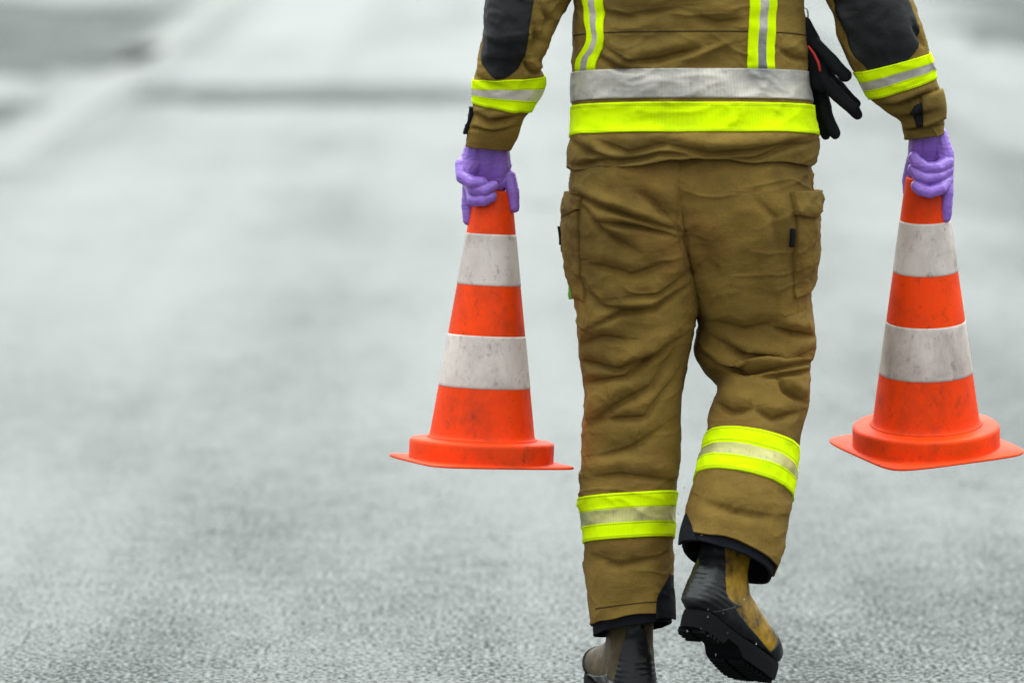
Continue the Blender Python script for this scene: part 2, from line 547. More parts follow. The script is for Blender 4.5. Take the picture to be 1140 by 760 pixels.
# ------------------------------------------------------------------ the setting
def asphalt(name, dry=0.0, tone=1.0):
    m = M(name)
    v = m.vec
    vo = m.n('ShaderNodeTexVoronoi'); vo.inputs['Scale'].default_value = 120; m.lk(v, vo.inputs['Vector'])
    n1 = m.noise(90, 4, 0.66)
    n2 = m.noise(11, 6, 0.68)
    wet = m.noise(0.9, 6, 0.62, m.mapping((1.0, 0.34, 1)))          # broad, drawn out along the traffic
    wet2 = m.noise(0.55, 3, 0.5, m.mapping((1.8, 0.04, 1), loc=(4.3, 9, 0)))     # wheel tracks
    base = m.mix(n1, (0.022 * tone, 0.024 * tone, 0.024 * tone), (0.075 * tone, 0.080 * tone, 0.078 * tone))
    base = m.mix(m.fr(vo.outputs['Distance'], 0.0, 0.7), base, (0.06 * tone, 0.064 * tone, 0.063 * tone))
    h = m.math('ADD', m.math('MULTIPLY', vo.outputs['Distance'], -0.5), m.math('MULTIPLY', n1, 1.4))
    film = m.math('ADD', m.math('MULTIPLY', m.math('SUBTRACT', wet, 0.5), 0.95), m.math('ADD', m.math('MULTIPLY', m.math('SUBTRACT', wet2, 0.5), 1.1), 0.60))
    film = m.math('ADD', film, m.math('MULTIPLY', m.math('SUBTRACT', n2, 0.5), 0.65))
    grain = m.math('ADD', film, m.math('MULTIPLY', m.math('SUBTRACT', n1, 0.5), 3.7))   # water stands between the stones
    sep = m.n('ShaderNodeSeparateXYZ'); m.lk(v, sep.inputs[0])
    near_dim = m.fr(m.math('ADD', sep.outputs[1], m.math('MULTIPLY', wet, 5.0)), 2.0, 7.0, -0.20, 0.04)     # foreground darkening put into the gloss, for weaker reflection at steeper view
    side = m.fr(m.math('ADD', sep.outputs[0], m.math('MULTIPLY', m.math('SUBTRACT', wet2, 0.5), 3.0)), 0.4, 2.2, 0.0, -0.22)  # darker reflections on the right, put into the gloss
    gl = m.fr(m.math('ADD', m.math('ADD', grain, side), near_dim), 0.30, 0.62)
    nb = m.bump(h, 0.35, 0.006)
    nb = m.bump(n2, 0.15, 0.012, nb)
    m.set(color=base, normal=nb, rough=m.fr(gl, 0, 1, 0.50 + dry, 0.32 + dry), ior=1.31,
          spec=m.fr(gl, 0, 1, 0.0, 0.80) if not dry else 0.20, coat=0.0)
    return m.m

def sheet(name, corners, z, mat, sub=1):
    bm = bmesh.new()
    bm.faces.new([bm.verts.new((x, y, z)) for x, y in corners])
    me = bpy.data.meshes.new(name); bm.to_mesh(me); bm.free()
    o = link(name, me, mat, None)
    o['kind'] = 'structure'
    return o

sheet('road', [(-1500, -500), (1500, -500), (1500, 4000), (-1500, 4000)], 0.0, asphalt('wet_asphalt'))

def ragged(x0, x1, y0, y1, seed, amp=0.42, n=40):
    r = random.Random(seed); out = []
    for k in range(n):
        a = 2 * math.pi * k / n
        c, s = math.cos(a), math.sin(a)
        q = 1 + amp * (r.random() - 0.5)
        out.append(((x0 + x1) / 2 + (x1 - x0) / 2 * q * math.copysign(abs(c) ** 0.55, c), (y0 + y1) / 2 + (y1 - y0) / 2 * q * math.copysign(abs(s) ** 0.55, s)))
    return out
patchm = asphalt('worn_dry_asphalt', 0.25, 0.7)
for k, (x0, x1, y0, y1) in enumerate([(-2.0, -0.15, 17.7, 19.3), (-3.6, -2.55, 16.1, 17.9), (-4.9, -2.5, 20.4, 25.0), (-5.8, -2.45, 25.2, 31.0), (3.1, 4.6, 23.5, 27.0)]):
    sheet('asphalt_patch', ragged(x0, x1, y0, y1, k), 0.004, patchm)
m = M('worn_road_paint')
a = m.noise(6, 6, 0.65)
m.set(color=m.mix(m.fr(a, 0.4, 0.66), (0.09, 0.093, 0.09), (0.04, 0.042, 0.041)), rough=0.32, spec=0.34, ior=1.31, normal=m.bump(m.noise(60, 4), 0.4, 0.004))
paint = m.m
sheet('lane_line', [(-2.46, 13), (-2.20, 13), (-2.20, 90), (-2.46, 90)], 0.004, paint)
for k in range(4):
    sheet('lane_dash', [(0.06, 11.2 + 9 * k), (0.19, 11.2 + 9 * k), (0.19, 14.6 + 9 * k), (0.06, 14.6 + 9 * k)], 0.004, paint)

# ------------------------------------------------------------------ the person: lofts of the clothes first
torso = Loft([
    ring(722, -262, 800, -262, 0.02, 0.062, 0, 2.2),      # collar
    ring(716, -240, 806, -240, 0.02, 0.075, 0, 2.2),
    ring(655, -205, 875, -205, 0.02, 0.095, 0, 2.4),
    ring(622, -165, 905, -165, 0.02, 0.125, 7, 2.5),
    ring(634, -90, 900, -90, 0.01, 0.145, 7, 2.5),
    ring(642, 0, 893, 0, 0.00, 0.150, 7, 2.5),
    ring(639, 40, 897, 40, 0.00, 0.150, 7, 2.5),
    ring(639, 76, 899, 76, 0.00, 0.150, 7, 2.5),
    ring(638, 112, 904, 112, 0.00, 0.156, 7, 2.5),
    ring(635, 147, 908, 147, 0.00, 0.164, 7, 2.5),
    ring(632, 165, 910, 163, 0.00, 0.170, 7, 2.5),
    ring(633, 187, 908, 183, 0.00, 0.170, 7, 2.5)])
sleeve_l = Loft([
    ring(655, -205, 672, -205, 0.02, 0.020, 0, 2.1),
    ring(612, -190, 690, -190, 0.02, 0.075, 0, 2.1),
    ring(572, -150, 668, -130, 0.02, 0.080, 0, 2.1),
    ring(548, -70, 650, -55, 0.00, 0.078, 0, 2.1),
    ring(540, 0, 632, 0, -0.02, 0.070, 0, 2.2),
    ring(537, 42, 612, 42, -0.03, 0.062, 0, 2.2),
    ring(532, 74, 601, 76, -0.02, 0.058, 0, 2.2),
    ring(527, 92, 604, 88, -0.01, 0.058, 0, 2.2),
    ring(526, 112, 594, 122, 0.00, 0.056, 0, 2.2),
    ring(523, 132, 584, 137, 0.01, 0.052, 0, 2.2),
    ring(519, 148, 579, 152, 0.02, 0.048, 0, 2.2),
    ring(519, 163, 570, 168, 0.03, 0.042, 0, 2.2)])
sleeve_r = Loft([
    ring(856, -205, 873, -205, 0.02, 0.020, 0, 2.1),
    ring(838, -190, 918, -190, 0.02, 0.075, 0, 2.1),
    ring(862, -130, 960, -150, 0.02, 0.080, 0, 2.1),
    ring(890, -55, 988, -75, 0.00, 0.078, 0, 2.1),
    ring(921, 0, 1010, -12, -0.02, 0.070, 0, 2.2),
    ring(932, 42, 1025, 25, -0.03, 0.064, 0, 2.2),
    ring(949, 80, 1034, 58, -0.03, 0.060, 0, 2.2),
    ring(964, 108, 1040, 84, -0.02, 0.058, 0, 2.2),
    ring(984, 124, 1048, 108, -0.01, 0.054, 0, 2.2),
    ring(1001, 138, 1052, 128, 0.00, 0.048, 0, 2.2),
    ring(1006, 156, 1052, 149, 0.01, 0.042, 0, 2.2)])
leg_l = Loft([
    ring(650, 130, 772, 130, 0.00, 0.118, 0, 2.5, 4.5),
    ring(640, 172, 772, 172, 0.00, 0.138, 2, 2.5, 4.5),
    ring(634, 195, 772, 195, 0.00, 0.150, 4, 2.5, 4.5),
    ring(631, 240, 776, 245, 0.00, 0.156, 4, 2.4, 4.0),
    ring(634, 290, 780, 297, 0.00, 0.138, 0, 2.3, 3.0),
    ring(640, 330, 779, 335, 0.00, 0.124, 0, 2.3, 2.5),
    ring(645, 365, 773, 368, 0.00, 0.116, 0, 2.3),
    ring(649, 405, 766, 405, 0.01, 0.106, 0, 2.3),
    ring(649, 455, 759, 455, 0.01, 0.100, 0, 2.3),
    ring(648, 505, 757, 503, 0.01, 0.095, 6, 2.3),
    ring(648, 530, 758, 526, 0.00, 0.092, 10, 2.3),
    ring(648, 556, 754, 549, 0.00, 0.090, 12, 2.4),
    ring(650, 599, 748, 593, -0.01, 0.090, 12, 2.4),
    ring(654, 645, 749, 640, -0.02, 0.090, 12, 2.4),
    ring(657, 695, 750, 683, -0.03, 0.092, 14, 2.4)])
leg_r = Loft([
    ring(734, 130, 888, 130, 0.00, 0.120, 0, 4.5, 2.5),
    ring(734, 172, 900, 172, 0.00, 0.140, 2, 4.5, 2.5),
    ring(734, 195, 905, 195, 0.00, 0.154, 4, 4.5, 2.5),
    ring(742, 245, 905, 240, 0.00, 0.162, 2, 4.0, 2.4),
    ring(757, 297, 903, 290, 0.01, 0.142, -4, 3.0, 2.3),
    ring(771, 332, 903, 330, 0.02, 0.125, -6, 2.5, 2.3),
    ring(777, 362, 907, 362, 0.03, 0.112, -6, 2.3),
    ring(773, 388, 909, 385, 0.04, 0.108, 0, 2.3),
    ring(783, 412, 903, 402, 0.035, 0.102, 14, 2.3),
    ring(797, 428, 901, 420, 0.015, 0.094, 24, 2.3),
    ring(788, 462, 896, 468, -0.02, 0.090, 28, 2.3),
    ring(781, 500, 888, 520, -0.06, 0.088, 28, 2.3),
    ring(772, 530, 883, 552, -0.09, 0.090, 28, 2.3),
    ring(762, 572, 876, 598, -0.13, 0.093, 27, 2.3),
    ring(757, 600, 866, 634, -0.155, 0.096, 26, 2.3)])

FOLDS_T = [  # seat and left leg
    ([(634, 212), (669, 228), (707, 240), (757, 256)], 5, 0.008, 's'),
    ([(664, 245), (710, 251), (752, 262)], 5, 0.007, 's'),
    ([(704, 204), (730, 222), (753, 248)], 8, 0.005, 's'),
    ([(646, 226), (672, 256), (709, 278)], 6, 0.006, 's'),
    ([(655, 290), (704, 303), (740, 292)], 9, 0.005, 's'),
    ([(660, 362), (690, 346), (727, 342), (766, 316)], 6, 0.007, 's'),
    ([(690, 330), (730, 325), (770, 300)], 7, 0.005, 's'),
    ([(650, 318), (672, 338), (700, 340)], 9, 0.004, 's'),
    ([(646, 398), (687, 408), (730, 393), (760, 372)], 7, 0.008, 's'),
    ([(648, 424), (695, 417), (735, 385)], 6, 0.006, 's'),
    ([(650, 474), (681, 449), (722, 428), (755, 380)], 9, 0.007, 's'),
    ([(664, 465), (716, 461), (752, 415)], 8, 0.005, 's'),
    ([(648, 380), (668, 372), (700, 376)], 8, 0.005, 's'),
    ([(664, 505), (700, 496), (742, 470)], 10, 0.004, 's'),
    ([(650, 530), (690, 525), (752, 532)], 9, 0.004, 's'),
    ([(655, 612), (690, 625), (735, 615)], 10, 0.003, 's'),
    ([(753, 186), (757, 250), (768, 310), (780, 334)], 2.0, -0.0008, 'r'),
    # right leg
    ([(762, 255), (785, 290), (800, 330)], 16, -0.006, 'r'),
    ([(777, 388), (800, 402), (830, 411), (870, 407), (906, 400)], 5, 0.014, 's'),
    ([(800, 376), (832, 393), (872, 397), (910, 386)], 6, 0.009, 's'),
    ([(845, 418), (880, 414), (903, 410)], 5, 0.008, 's'),
    ([(795, 444), (815, 454), (840, 452)], 7, 0.006, 's'),
    ([(868, 416), (876, 432), (896, 446)], 6, 0.007, 's'),
    ([(840, 452), (862, 462), (890, 456)], 7, 0.005, 's'),
    ([(860, 362), (885, 368), (910, 372)], 7, 0.006, 's'),
    ([(790, 352), (830, 362), (868, 352)], 12, 0.004, 's'),
    ([(780, 552), (820, 566), (866, 572)], 12, 0.004, 's'),
    ([(840, 215), (866, 240), (872, 290)], 9, 0.003, 's')]
FOLDS_J = [
    ([(675, 50), (701, 66), (733, 63), (785, 50)], 7, 0.007, 's'),
    ([(668, 60), (690, 74), (720, 76)], 6, 0.006, 's'),
    ([(820, 48), (790, 60), (760, 72)], 8, -0.004, 's'),
    ([(868, 52), (885, 62), (900, 66)], 6, 0.004, 's'),
    ([(636, 152), (655, 164), (680, 172)], 6, 0.007, 's'),
    ([(660, 152), (700, 164), (745, 158)], 8, 0.006, 's'),
    ([(740, 160), (790, 172), (840, 164), (895, 152)], 7, 0.008, 's'),
    ([(800, 178), (840, 174), (880, 160), (908, 154)], 5, 0.006, 's'),
    ([(632, 182), (690, 177), (733, 172), (760, 177), (782, 183)], 3, -0.006, 'r'),
    ([(640, 172), (700, 168), (760, 170)], 6, 0.005, 'r'),
    ([(655, 8), (700, 14), (760, 6)], 12, 0.004, 's'),
    ([(770, 12), (800, 22), (830, 18)], 10, 0.004, 's'),
    # left sleeve
    ([(596, 30), (600, 45), (590, 62)], 6, 0.006, 's'),
    ([(584, 66), (592, 78), (604, 78)], 4, 0.006, 's'),
    ([(526, 78), (540, 90), (560, 96)], 5, 0.004, 's'),
    ([(524, 124), (545, 134), (580, 128)], 4, 0.007, 's'),
    ([(521, 141), (550, 146), (577, 141)], 3, 0.006, 's'),
    ([(604, 8), (612, 22), (604, 36)], 5, 0.004, 's'),
    # right sleeve
    ([(924, 8), (934, 24), (940, 40)], 5, 0.006, 's'),
    ([(936, 46), (944, 62), (956, 78)], 5, 0.006, 's'),
    ([(972, 118), (1000, 116), (1040, 100)], 4, 0.007, 's'),
    ([(986, 130), (1010, 130), (1040, 122)], 4, 0.005, 's'),
    ([(1002, 145), (1020, 143), (1050, 139)], 3, 0.006, 's'),
    ([(1018, 26), (1026, 42), (1032, 54)], 5, 0.004, 's')]

def cloth_disp(folds, a1, a2, seed, hem=None):
    def f(p, n):
        px, py = proj(p)
        w = sstep(-0.1, 0.45, -n[..., 1])
        d = a1 * fbm(p * np.array([8, 8, 12]), seed, 3)
        r = 1 - np.abs(fbm(p * np.array([14, 14, 26]) + 0.6 * fbm(p * 9, seed + 9, 2)[..., None], seed + 4, 2))
        d = d + a2 * (np.clip(r, 0, 1) ** 3 - 0.3)
        q = 1 - np.abs(fbm(p * np.array([7, 7, 17]) + 0.9 * fbm(p * 6, seed + 19, 2)[..., None], seed + 14, 2))
        d = d + 1.6 * a2 * np.clip(q, 0, 1) ** 7 * sstep(-0.3, 0.5, vnoise(p * 5, seed + 23))
        return d + 2.35 * strokes(px, py, w, folds)
    return f
disp_t = cloth_disp(FOLDS_T, 0.0046, 0.0022, 11)
disp_p = lambda p, n: disp_t(p, n) + 0.0045 * fbm(p * np.array([20, 20, 26]), 91, 3)
disp_j = cloth_disp(FOLDS_J, 0.0042, 0.0022, 31)

PERSON_BASE = Vector(P(765, 700, 0.0)); PERSON_BASE.z = 0.0
# left boot flat on the road, toes turned a little out; right boot lifted behind, heel towards the camera
TL = Matrix.Translation(Vector((P(702, 700, -0.03)[0], -0.01, 0.0235))) @ Matrix.Rotation(rad(10), 4, 'Z') @ Matrix.Scale(0.95, 4)
def boot_frame(origin, fwd, up, local):
    f = Vector(fwd).normalized(); u = Vector(up); u = (u - f * u.dot(f)).normalized(); r = f.cross(u)
    m = Matrix((r, f, u)).transposed().to_4x4()
    return Matrix.Translation(Vector(origin)) @ m @ Matrix.Diagonal((0.86, 0.95, 0.95, 1)) @ Matrix.Translation(-Vector(local))
TR = boot_frame(P(802, 641, -0.17), (0.47, 0.74, -0.50), (0.26, 0.45, 0.86), (0, 0, 0.11))

# the body under the clothes: one continuous figure
def mid(loft, v): 
    return (loft(0.0, v) + loft(0.5, v)) / 2
hip_z = P(768, 230)[2]
cx = P(767, 0)[0]
tf = lambda T, p: np.array(T @ Vector(p))
hand_l = P(543, 186, 0.056); hand_r = P(1035, 180, 0.033)
ch = [
    [((cx, 0.02, hip_z - 0.02), (0.155, 0.10, 0.10)), ((cx, 0.01, hip_z + 0.18), (0.140, 0.095, 0.10)), ((cx, 0.01, 1.40), (0.165, 0.105, 0.10)), ((cx, 0.02, 1.50), (0.10, 0.07, 0.07))],
    [((cx, 0.02, 1.50), 0.062), ((cx, 0.035, 1.64), 0.058)],
    [((cx, 0.04, 1.735), (0.077, 0.094, 0.112))], [((cx, 0.07, 1.68), (0.055, 0.060, 0.062))],
    [((cx, 0.138, 1.715), 0.013), ((cx, 0.148, 1.695), 0.015)],
    [((cx - 0.078, 0.035, 1.72), (0.010, 0.018, 0.030))], [((cx + 0.078, 0.035, 1.72), (0.010, 0.018, 0.030))],
    [((cx - 0.02, 0.128, 1.652), (0.012, 0.010, 0.006)), ((cx + 0.02, 0.128, 1.652), (0.012, 0.010, 0.006))]]
for lo, hand, sx in ((sleeve_l, hand_l, -1), (sleeve_r, hand_r, 1)):
    ch.append([((cx + sx * 0.10, 0.02, 1.47), 0.062), (mid(lo, 0.16), 0.055), (mid(lo, 0.62), 0.040), (mid(lo, 0.90), 0.027), (hand + np.array([0, -0.004, 0.035]), 0.016), (hand, 0.010)])
ch.append([(mid(leg_l, 0.2), 0.085), (mid(leg_l, 0.5), 0.060), (mid(leg_l, 0.72), 0.052), (tf(TL, (0, 0, 0.20)), 0.038), (tf(TL, (0, 0.01, 0.07)), 0.030), (tf(TL, (0, 0.16, 0.05)), 0.024)])
ch.append([(mid(leg_r, 0.2), 0.085), (mid(leg_r, 0.54), 0.060), (mid(leg_r, 0.72), 0.052), (tf(TR, (0, 0, 0.20)), 0.038), (tf(TR, (0, 0.01, 0.07)), 0.030), (tf(TR, (0, 0.16, 0.05)), 0.024)])
me = blob_mesh('person', ch, 0.009, 6)
set_co(me, mesh_co(me) - np.array(PERSON_BASE))
person = link('person', me, MAT['skin'], None)
person.location = PERSON_BASE
tag(person, 'walker seen from behind in brown jacket and trousers with yellow bands, carrying two cones', 'person')
bpy.context.view_layer.update()

hm = blob_mesh('hair', [[((cx, 0.028, 1.757), (0.083, 0.095, 0.098))], [((cx, -0.01, 1.70), (0.070, 0.058, 0.075))]], 0.006, 3)
V = mesh_co(hm); V = V + mesh_no(hm) * (0.004 * fbm(V * 60, 3, 3))[:, None]
set_co(hm, V - np.array(PERSON_BASE))
link('hair', hm, MAT['hair'], person)

def add_tube_obj(name, parts, mat, parent, thick=0.004):
    V, F, U = join_data(parts)
    o = link(name, mesh_from(name, V - root_loc(parent), F, U), mat, parent)
    if thick:
        s = o.modifiers.new('thickness', 'SOLIDIFY'); s.thickness = thick; s.offset = -1
    return o

jacket = add_tube_obj('jacket', [tube_data(torso, 330, 330, disp_j, droop=0.009), tube_data(sleeve_l, 170, 260, disp_j), tube_data(sleeve_r, 170, 260, disp_j)], MAT['jacket'], person)
trousers = add_tube_obj('trousers', [tube_data(leg_l, 240, 420, disp_t, droop=0.003), tube_data(leg_r, 260, 420, disp_t, droop=0.003)], MAT['trousers'], person)

# ---- jacket trim
def vband(loft, y0, y1, u=0.5):
    return at_v(loft, y0, u), at_v(loft, y1, u)
def full_band(name, loft, y0, y1, disp, off, mats, parent, mi=None, nu=240, nv=18, tilt=0.0):
    a, b = vband(loft, y0, y1)
    return patch(name, loft, 0.0, 1.0, a, b, disp, off, mats, parent, nu, nv, mi=mi)
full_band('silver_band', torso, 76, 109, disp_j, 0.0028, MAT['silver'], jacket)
full_band('yellow_band', torso, 113.5, 147, disp_j, 0.0028, MAT['neon_wide'], jacket)
three = lambda s: np.where((s > 0.36) & (s < 0.66), 1, 0)
full_band('reflective_band', sleeve_l, 89, 122, disp_j, 0.0025, [MAT['neon_band'], MAT['silver_limb']], jacket, three, 140)
full_band('reflective_band', sleeve_r, 72, 101, disp_j, 0.0025, [MAT['neon_band'], MAT['silver_limb']], jacket, three, 140)

def u_at(loft, px, v, lo=0.27, hi=0.73):
    u = np.linspace(lo, hi, 200)
    x = proj(loft(u, np.full(200, v)))[0]
    return float(np.interp(px, x, u))
def strip(name, loft, rows, disp, off, mats, parent, mi_w=None, nu=14, nv=60, skirt=0.003):
    """a strip given by photo rows (y, left, right)"""
    ys = np.array([r[0] for r in rows], float)
    vs_ = np.array([at_v(loft, y) for y in ys])
    a = np.array([u_at(loft, r[1], v) for r, v in zip(rows, vs_)]); b = np.array([u_at(loft, r[2], v) for r, v in zip(rows, vs_)])
    s = (vs_ - vs_[0]) / (vs_[-1] - vs_[0])
    ul = lambda S: mono(s, a[:, None], S)[..., 0]
    ur = lambda S: mono(s, b[:, None], S)[..., 0]
    o = patch(name, loft, ul, ur, vs_[0], vs_[-1], disp, off, mats, parent, nu, nv, skirt=skirt)
    if mi_w is not None:
        W = nu + 1; H = nv + 1
        w = (np.clip(np.arange(W) - 1, 0, nu - 1) + np.clip(np.arange(1, W + 1) - 1, 0, nu - 1)) / 2 / (nu - 1)
        o.data.polygons.foreach_set('material_index', np.tile(mi_w(w), (H, 1)).ravel().astype(np.int32))
    return o
mid3 = lambda w: np.where((w > 0.34) & (w < 0.64), 1, 0)
strip('brace_tape', torso, [(-198, 676, 706), (-150, 664, 694), (-60, 655, 682), (0, 651, 673), (22, 652, 672), (40, 656, 674), (52, 652, 672), (64, 645, 666), (76, 644, 664)], disp_j, 0.0025, [MAT['neon'], MAT['silver_limb']], jacket, mid3, 30)
strip('brace_tape', torso, [(-198, 822, 852), (-150, 832, 862), (0, 834, 864), (38, 833, 863), (76, 832, 862)], disp_j, 0.0025, [MAT['neon'], MAT['silver_limb']], jacket, mid3, 30)
strip('elbow_patch', sleeve_l, [(-90, 560, 600), (-60, 552, 606), (-20, 542, 600), (0, 541, 594), (30, 539, 589), (60, 537, 584), (74, 540, 578), (82, 547, 570), (87, 553, 562)], disp_j, 0.002, MAT['black'], jacket, None, 40, 70)
strip('elbow_patch', sleeve_r, [(-100, 925, 965), (-60, 915, 985), (-20, 924, 1000), (0, 931, 1008), (25, 940, 1018), (45, 948, 1023), (60, 958, 1021), (72, 966, 1010), (79, 974, 998)], disp_j, 0.002, MAT['black'], jacket, None, 40, 70)
# yoke seam, hem stitching
strip('seam', torso, [(34.0, 640, 896), (35.6, 640, 896)], disp_j, 0.0006, MAT['seam'], jacket, None, 120, 3, 0.001)
# cuff tabs
strip('cuff_tab', sleeve_r, [(111, 1026, 1051), (118, 1026, 1052.5), (138, 1027, 1052)], disp_j, 0.006, MAT['jacket'], jacket, None, 12, 12)
strip('cuff_tab_backing', sleeve_r, [(117, 1018, 1027), (127, 1014, 1027), (138, 1021, 1027)], disp_j, 0.003, MAT['velcro'], jacket, None, 8, 10)
patch('cuff_tab', sleeve_l, 0.20, 0.285, at_v(sleeve_l, 126), at_v(sleeve_l, 153), disp_j, 0.007, MAT['velcro'], jacket, 12, 14)

# ---- trouser trim
full_band('reflective_band', leg_l, 547, 598, disp_t, 0.003, [MAT['neon_band'], MAT['silver_leg']], trousers, lambda s: np.where((s > 0.36) & (s < 0.66), 1, 0), 160, 24)
full_band('reflective_band', leg_r, 477, 525, disp_t, 0.003, [MAT['neon_band'], MAT['silver_leg']], trousers, lambda s: np.where((s > 0.38) & (s < 0.66), 1, 0), 160, 24)
strip('hem_stitching', leg_l, [(671.0, 664, 740), (672.4, 664, 740)], disp_t, 0.0006, MAT['seam'], trousers, None, 60, 3, 0.001)
strip('hem_guard', leg_l, [(640, 746, 749.5), (655, 738, 750), (668, 731, 750), (682, 730, 750.5), (692, 730, 750.5)], disp_t, 0.002, MAT['lining'], trousers, None, 20, 30)
strip('hem_guard', leg_r, [(572, 760, 764), (588, 757, 768), (600, 756, 772), (610, 756, 775)], disp_t, 0.002, MAT['lining'], trousers, None, 20, 30)
for lo, v1 in ((leg_l, 1.020), (leg_r, 1.018)):
    V, F, U = tube_data(lo, 160, 90, disp_t, -0.0085, 0.80, v1)
    tip = len(V)
    o = link('leg_lining', mesh_from('leg_lining', V - np.array(PERSON_BASE), F, U), MAT['lining'], trousers)
    s = o.modifiers.new('thickness', 'SOLIDIFY'); s.thickness = 0.005; s.offset = 0
# cargo pockets
vy = lambda lo, y, u: at_v(lo, y, u)
patch('cargo_pocket', leg_r, 0.608, 0.86, vy(leg_r, 232, .62), vy(leg_r, 330, .62), disp_p, 0.006, MAT['trousers'], trousers, 60, 60, 0.009)
patch('pocket_flap', leg_r, 0.600, 0.87, vy(leg_r, 213, .62), lambda w: vy(leg_r, 238, .62) + 0.016 * w + 0.006 * np.sin(7 * w), disp_p, 0.014, MAT['trousers'], trousers, 60, 24, 0.004)
patch('cargo_pocket', leg_l, 0.14, 0.345, vy(leg_l, 235, .34), vy(leg_l, 335, .34), disp_p, 0.004, MAT['trousers'], trousers, 40, 40, 0.006)
patch('pocket_flap', leg_l, 0.13, 0.352, vy(leg_l, 214, .34), lambda w: vy(leg_l, 258, .34) - 0.045 * w, disp_p, 0.007, MAT['trousers'], trousers, 60, 24, 0.004)
patch('zip_pull', leg_l, 0.222, 0.25, vy(leg_l, 252, .25), vy(leg_l, 272, .25), disp_t, 0.0165, MAT['velcro'], trousers, 6, 10, skirt=-0.006)
strip('pocket_tab', leg_r, [(256, 876.5, 880), (277, 877, 880)], disp_t, 0.006, MAT['velcro'], trousers, None, 6, 10)
patch('green_tab', leg_l, 0.235, 0.27, vy(leg_l, 299, .25), vy(leg_l, 331, .25), disp_t, 0.008, MAT['green'], trousers, 6, 10)

# ------------------------------------------------------------------ boots
BOOT = [((0.056, 0.33), (-0.056, 0.33), 0.050), ((0.052, 0.22), (-0.052, 0.22), 0.045), ((0.058, 0.155), (-0.058, 0.125), 0.042),
        ((0.074, 0.130), (-0.076, 0.062), 0.044), ((0.088, 0.120), (-0.082, 0.028), 0.045), ((0.104, 0.112), (-0.050, 0.014), 0.044),
        ((0.128, 0.100), (0.020, 0.014), 0.047), ((0.162, 0.086), (0.100, 0.014), 0.054), ((0.194, 0.076), (0.170, 0.014), 0.055),
        ((0.222, 0.060), (0.216, 0.016), 0.047), ((0.238, 0.042), (0.236, 0.022), 0.024)]
boot_loft = Loft([(np.array([-w, (f[0] + b[0]) / 2, (f[1] + b[1]) / 2]), np.array([w, (f[0] + b[0]) / 2, (f[1] + b[1]) / 2]),
                   np.array([0, (f[0] - b[0]) / 2, (f[1] - b[1]) / 2]), 2.5, 2.5) for f, b, w in BOOT])
def boot_disp(p, n):
    return 0.0018 * fbm(p * 22, 5, 3) + 0.0005 * np.exp(-((p[..., 2] - 0.15) / 0.05) ** 2) * np.sin(p[..., 2] * 260 + 3 * fbm(p * 15, 8, 2))
def rib_disp(p, n):
    return boot_disp(p, n) + 0.0006 * np.sin(p[..., 2] * 620) * sstep(0.10, 0.085, p[..., 2]) * (p[..., 2] < 0.1)
def outline(n=64):
    """sole outline (x across, y forward)"""
    ys = [-0.076, -0.066, -0.04, 0.01, 0.06, 0.12, 0.17, 0.21, 0.235, 0.245]
    ws = [0.010, 0.026, 0.037, 0.038, 0.041, 0.051, 0.055, 0.048, 0.028, 0.008]
    y = np.linspace(0, 1, n) ; yy = -0.076 + 0.321 * (0.5 - 0.5 * np.cos(np.pi * y))
    w = mono(ys, np.array(ws)[:, None], yy)[..., 0]
    return np.concatenate([np.stack([w, yy], 1), np.stack([-w, yy], 1)[::-1]])
